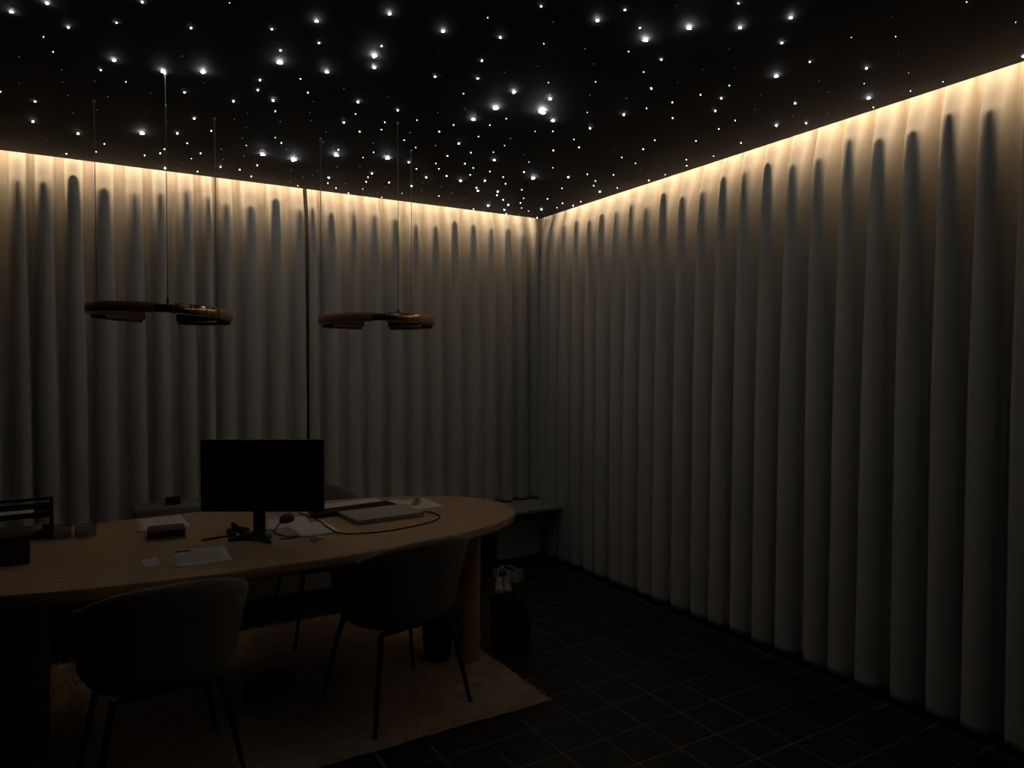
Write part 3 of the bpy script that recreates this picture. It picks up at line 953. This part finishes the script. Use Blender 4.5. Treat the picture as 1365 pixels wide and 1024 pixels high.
def glass_dish(x, y, label, rz):
    t = thing('glass_dish', label, 'glass dish', (x, y, DZ), rz)
    bm = lathe([(0, 0), (0.036, 0), (0.041, 0.01), (0.043, 0.045), (0.041, 0.046), (0.038, 0.012), (0.033, 0.006), (0, 0.006)], 28)
    auto_smooth(obj('bowl', bm, 'glass', t), 40)
    bm = lathe([(0.0405, 0.044), (0.0435, 0.044), (0.0435, 0.048), (0.0405, 0.048), (0.0405, 0.044)], 28)
    obj('rim', bm, 'glass', t)
    return t


glass_dish(-0.115, 3.66, 'clear glass dish next to the letter tray', 0)
glass_dish(-0.02, 3.63, 'clear glass dish left of the white sheets, right one of two', 0.4)

# monitor
MX, MY = 0.625, 3.16
t = thing('monitor', 'black desktop monitor with its screen off, on the oak desk', 'monitor', (MX, MY, DZ), -YAW)
auto_smooth(obj('housing', box((0.01, 0.012, 0.277), (0.53, 0.022, 0.312), 0, 0.005, 2), 'black_plastic', t))
hs = obj('rear_bulge', box((0.01, 0.036, 0.27), (0.34, 0.03, 0.18), 0, 0.012, 3), 'black_plastic', t)
obj('screen', box((0.01, 0.0004, 0.2825), (0.514, 0.002, 0.286)), 'screen', t)
obj('chin', box((0.01, 0.0, 0.129), (0.52, 0.004, 0.014), 0, 0.001, 1), 'black_plastic', t)
auto_smooth(obj('neck', box((-0.012, 0.03, 0.10), (0.05, 0.022, 0.20), 0, 0.006, 2), 'black_plastic', t))
bm = bmesh.new()
for a in (-2.62, -0.9):
    d = Vector((math.cos(a), math.sin(a), 0))
    add_tube(bm, [Vector((-0.012, 0.03, 0.021)), Vector((-0.012, 0.03, 0.015)) + d * 0.06, Vector((-0.012, 0.03, 0.008)) + d * 0.13], [0.02, 0.014, 0.007], 8)
add_lathe(bm, [(0, 0), (0.05, 0), (0.052, 0.006), (0.04, 0.014), (0, 0.016)], 20, c=(-0.012, 0.03, 0))
auto_smooth(obj('stand_foot', bm, 'black_plastic', t))

# headset-like dark bundle beside the foot
P = spline([(0.535, 3.255, DZ + 0.0125), (0.525, 3.33, DZ + 0.0125), (0.565, 3.375, DZ + 0.0125), (0.60, 3.33, DZ + 0.0125), (0.578, 3.27, DZ + 0.0125), (0.555, 3.315, DZ + 0.034), (0.55, 3.36, DZ + 0.036)], 8)
o = obj('cable_bundle', tube(P, 0.0115, 8), 'rubber', None, True)
tag(o, 'coiled thick black cable bundle left of the monitor foot', 'cable')
t = thing('pen', 'brown pen lying left of the monitor foot', 'pen', (0.455, 3.27, DZ), math.radians(18))
auto_smooth(obj('barrel', tube([(-0.05, 0, 0.0055), (0.05, 0, 0.0055)], [0.0045, 0.005], 10), 'pen', t))
obj('cap', tube([(0.03, 0, 0.0056), (0.072, 0, 0.0056)], [0.0056, 0.005], 10), 'oak', t)

# centre papers
sheet('paper_sheet', 0.825, 3.55, 0.23, 0.26, 0.22, DZ, 'paper_grey', 'printed page under the black mouse behind the monitor neck', 'paper', None, 0.001)
sheet('paper_sheet', 0.80, 3.43, 0.21, 0.24, -0.10, DZ + 0.0012, 'paper', 'white page partly under the mouse, right of the monitor neck', 'paper', None, 0.001)
sheet('paper_sheet', 0.775, 3.27, 0.14, 0.20, 0.2, DZ, 'paper_grey', 'grey folded page right beside the monitor foot', 'paper', None, 0.001)
sheet('paper_sheet', 0.872, 3.235, 0.185, 0.265, 0.02, DZ + 0.0024, 'paper', 'clean white page in front of the mouse, crossed by the black cable', 'paper', None, 0.001, 0.002)

t = thing('computer_mouse', 'black computer mouse on the printed page behind the monitor neck', 'mouse', (0.81, 3.46, DZ + 0.0024), math.radians(-35))
bm = bmesh.new()
rg = []
for z, s in ((0, 0.92), (0.01, 1.0), (0.02, 0.95), (0.03, 0.76), (0.036, 0.45)):
    rg.append([bm.verts.new((0.032 * s * math.cos(2 * PI * k / 24), 0.055 * s * math.sin(2 * PI * k / 24) - 0.004 * (z > .02), z)) for k in range(24)])
for a, b in zip(rg[:-1], rg[1:]):
    for k in range(24):
        bm.faces.new((a[k], a[(k + 1) % 24], b[(k + 1) % 24], b[k]))
bm.faces.new(rg[0][::-1])
bm.faces.new(rg[-1])
auto_smooth(obj('body', bm, 'black_plastic', t), 60)
obj('wheel', tube([(-0.003, 0.03, 0.031), (0.003, 0.03, 0.031)], 0.007, 12), 'rubber', t)


def cable(pts, r, label, sub=10):
    o = obj('cable', tube(spline(pts, sub), r, 7), 'rubber', None, True)
    tag(o, label, 'cable')
    return o


zc = DZ + 0.0075
cable([(0.775, 3.42, zc + .004), (0.735, 3.34, zc), (0.70, 3.25, zc), (0.725, 3.16, DZ + .003), (0.775, 3.13, DZ + .003), (0.745, 3.10, DZ + .003), (0.70, 3.13, DZ + .003)], 0.0024,
      'thin black mouse cable running from the mouse towards the monitor foot')
cable([(0.905, 3.62, DZ + .006), (0.935, 3.44, zc), (0.935, 3.27, zc), (0.935, 3.13, zc), (0.965, 3.065, DZ + .004), (1.09, 3.02, DZ + .004), (1.24, 3.03, DZ + .004), (1.395, 3.085, DZ + .004), (1.475, 3.155, DZ + .004),
       (1.492, 3.26, DZ + .004), (1.455, 3.315, DZ + .006), (1.432, 3.318, DZ + .010)], 0.0032,
      'long black cable looping in front of the laptop and into its side')

# keyboard behind the laptop
t = thing('keyboard', 'slim black keyboard lying behind the closed laptop', 'keyboard', (1.165, 3.535, DZ + 0.0015), math.radians(7))
auto_smooth(obj('base', box((0, 0, 0.009), (0.44, 0.12, 0.016), 0, 0.005, 2), 'black_plastic', t))
bm = bmesh.new()
for r in range(5):
    for k in range(15):
        add_box(bm, (-0.203 + 0.029 * k, -0.045 + 0.0225 * r, 0.0185), (0.024, 0.018, 0.004))
obj('keys', bm, 'rubber', t)['kind'] = 'stuff'
# laptop
t = thing('laptop', 'closed grey laptop right of the middle of the desk', 'laptop', (1.243, 3.345, DZ), math.radians(4))
auto_smooth(obj('base', box((0, 0, 0.009), (0.355, 0.25, 0.011), 0, 0.004, 2), 'alu', t))
obj('gap', box((0, 0, 0.015), (0.348, 0.243, 0.004)), 'alu_dark', t)
auto_smooth(obj('lid', box((0, 0, 0.020), (0.357, 0.252, 0.008), 0, 0.0035, 2), 'alu', t))
for sx in (-1, 1):
    obj('foot', box((sx * 0.14, 0, 0.0018), (0.03, 0.2, 0.0036)), 'rubber', t)

sheet('paper_stack', 1.20, 3.70, 0.36, 0.16, 0.08, DZ, 'paper', 'white paper stack behind the keyboard, in front of the far chair', 'papers', None, 0.006, 0.002)
sheet('paper_sheet', 1.515, 3.53, 0.20, 0.285, 0.02, DZ, 'paper', 'white sheet right of the keyboard with a small grey sharpener on it', 'paper', None, 0.001, 0.003)
sheet('paper_sheet', 1.43, 3.60, 0.16, 0.17, 0.5, DZ + 0.0042, 'paper', 'small white page between the keyboard and the right-hand sheet', 'paper', None, 0.001)
t = thing('pencil_sharpener', 'small grey metal sharpener on the right-hand white sheet', 'sharpener', (1.515, 3.535, DZ + 0.0035), math.radians(50))
auto_smooth(obj('block', box((0, 0, 0.011), (0.075, 0.026, 0.02), 0, 0.004, 2), 'alu', t))
obj('blade', box((0.0, 0.0, 0.0225), (0.05, 0.014, 0.002)), 'alu_dark', t)
t = thing('eraser', 'small white eraser near the front desk edge, right of the monitor foot', 'eraser', (0.832, 3.025, DZ), math.radians(15))
auto_smooth(obj('block', box((0, 0, 0.008), (0.052, 0.03, 0.016), 0, 0.004, 2), 'paper', t))
obj('sleeve', box((-0.01, 0, 0.008), (0.026, 0.0312, 0.0168), 0, 0.003, 1), 'paper_grey', t)

# ------------------------------------------------------------------ floor things


def shoe(label, x, y, rz, mU, mS, z=0.0, L=0.27, parts=True):
    t = thing('shoe', label, 'shoe', (x, y, z), rz)
    n = 22

    def wid(s):
        return 0.036 + 0.016 * math.sin(min(1, s * 1.15) * PI * 0.62) - (0.050 * max(0, (s - 0.8) / 0.2) ** 2.2) - 0.012 * max(0, (0.08 - s) / 0.08) ** 2

    # sole
    bm = bmesh.new()
    pl = [(-wid(s / n) * 1.06, s / n * L) for s in range(n + 1)]
    poly = pl + [(-x_, y_) for x_, y_ in pl[::-1]]
    add_prism(bm, poly, 0.0, 0.026)
    auto_smooth(obj('sole', bm, mS, t), 40)
    bm = bmesh.new()
    rings = []
    for k in range(n + 1):
        s = k / n
        w = wid(s)
        o_ = 1 - sstep(0.46, 0.62, s)                      # ankle opening at the heel end
        o_ *= sstep(-0.01, 0.05, s)
        hgt = 0.085 - 0.012 * math.sin(min(s / 0.5, 1) * PI) * 0.8 - 0.045 * sstep(0.5, 1.0, s) + 0.012 * (1 - sstep(0, 0.12, s))
        dp = 0.055 * o_ + 0.001
        pts = [(-w, 0.02), (-w * 1.03, hgt * 0.5), (-w * (0.55 + 0.35 * o_), hgt * 0.92), (-w * (0.28 + 0.5 * o_), hgt), (-w * (0.14 + 0.5 * o_), hgt - 0.3 * dp), (-w * (0.1 + 0.4 * o_), hgt - dp)]
        pts = pts + [(-a, b) for a, b in pts[::-1]]
        rings.append([bm.verts.new((a, s * L, b)) for a, b in pts])
    for a, b in zip(rings[:-1], rings[1:]):
        for k in range(len(a) - 1):
            f = bm.faces.new((a[k], a[k + 1], b[k + 1], b[k]))
            if 4 <= k <= 6:
                f.material_index = 1
    bm.faces.new(rings[0])
    bm.faces.new(rings[-1][::-1])
    me_o = obj('upper', bm, None, t)
    me_o.data.materials.append(M[mU])
    me_o.data.materials.append(M['shoe_in'])
    auto_smooth(me_o, 50)
    if parts:
        bm = bmesh.new()
        for k in range(4):
            s = 0.6 + 0.06 * k
            hgt = 0.085 - 0.045 * sstep(0.5, 1.0, s)
            add_tube(bm, [(-0.022, s * L, hgt - 0.001), (0, s * L, hgt + 0.004), (0.022, s * L, hgt - 0.001)], 0.003, 6)
        obj('laces', bm, mU, t)
        obj('heel_tab', box((0, 0.001, 0.088), (0.02, 0.008, 0.03), 0, 0.003, 1), mU, t)
    return t


shoe('white trainer nearer the desk, its toe towards the camera', 2.42, 4.17, math.radians(152), 'shoe', 'shoe_sole', 0.005)
shoe('white trainer on the right of the pair, its heel towards the camera', 2.53, 4.10, math.radians(14), 'shoe', 'shoe_sole', 0.005)
shoe('black shoe lying on the rug under the middle of the desk', 0.58, 3.20, math.radians(-58), 'shoe_black', 'shoe_black', RUG_TOP)

t = thing('waste_bin', 'black round waste bin on the rug behind the right-hand chair', 'bin', (1.49, 3.22, RUG_TOP))
bm = lathe([(0, 0), (0.06, 0), (0.066, 0.012), (0.078, 0.20), (0.081, 0.206), (0.078, 0.208), (0.073, 0.198), (0.062, 0.02), (0, 0.015)], 30)
auto_smooth(obj('bucket', bm, 'rubber', t), 40)
bm = lathe([(0.077, 0.200), (0.084, 0.202), (0.084, 0.212), (0.077, 0.212), (0.077, 0.200)], 30)
obj('rim', bm, 'black_plastic', t)

t = thing('black_bag', 'black upright fabric bag on the tiles at the right end of the desk', 'bag', (1.90, 3.19, 0.006), math.radians(-25))
bm = bmesh.new()
rg = []
for z, sx, sy, dx in ((0, .9, .9, 0), (0.02, 1.0, 1.0, 0), (0.10, 1.04, 1.02, .003), (0.19, 0.98, 0.9, -.004), (0.25, 0.86, 0.62, -.012), (0.275, 0.6, 0.35, -.014)):
    rg.append([])
    for k in range(28):
        a = 2 * PI * k / 28
        c, s = math.cos(a), math.sin(a)
        rg[-1].append(bm.verts.new((0.10 * sx * math.copysign(abs(c) ** .6, c) + dx + 0.004 * math.sin(5 * a + z * 30), 0.065 * sy * math.copysign(abs(s) ** .6, s), z)))
for a, b in zip(rg[:-1], rg[1:]):
    for k in range(28):
        bm.faces.new((a[k], a[(k + 1) % 28], b[(k + 1) % 28], b[k]))
bm.faces.new(rg[0][::-1])
bm.faces.new(rg[-1])
auto_smooth(obj('body', bm, 'bag', t), 60)
auto_smooth(obj('pocket', box((0, -0.066, 0.10), (0.12, 0.022, 0.12), 0, 0.009, 3), 'bag', t))
obj('handle', tube(spline([(-0.045, 0, 0.262), (-0.035, 0, 0.278), (0.0, 0, 0.284), (0.022, 0, 0.278), (0.03, 0, 0.262)], 6), 0.006, 8), 'bag', t, True)
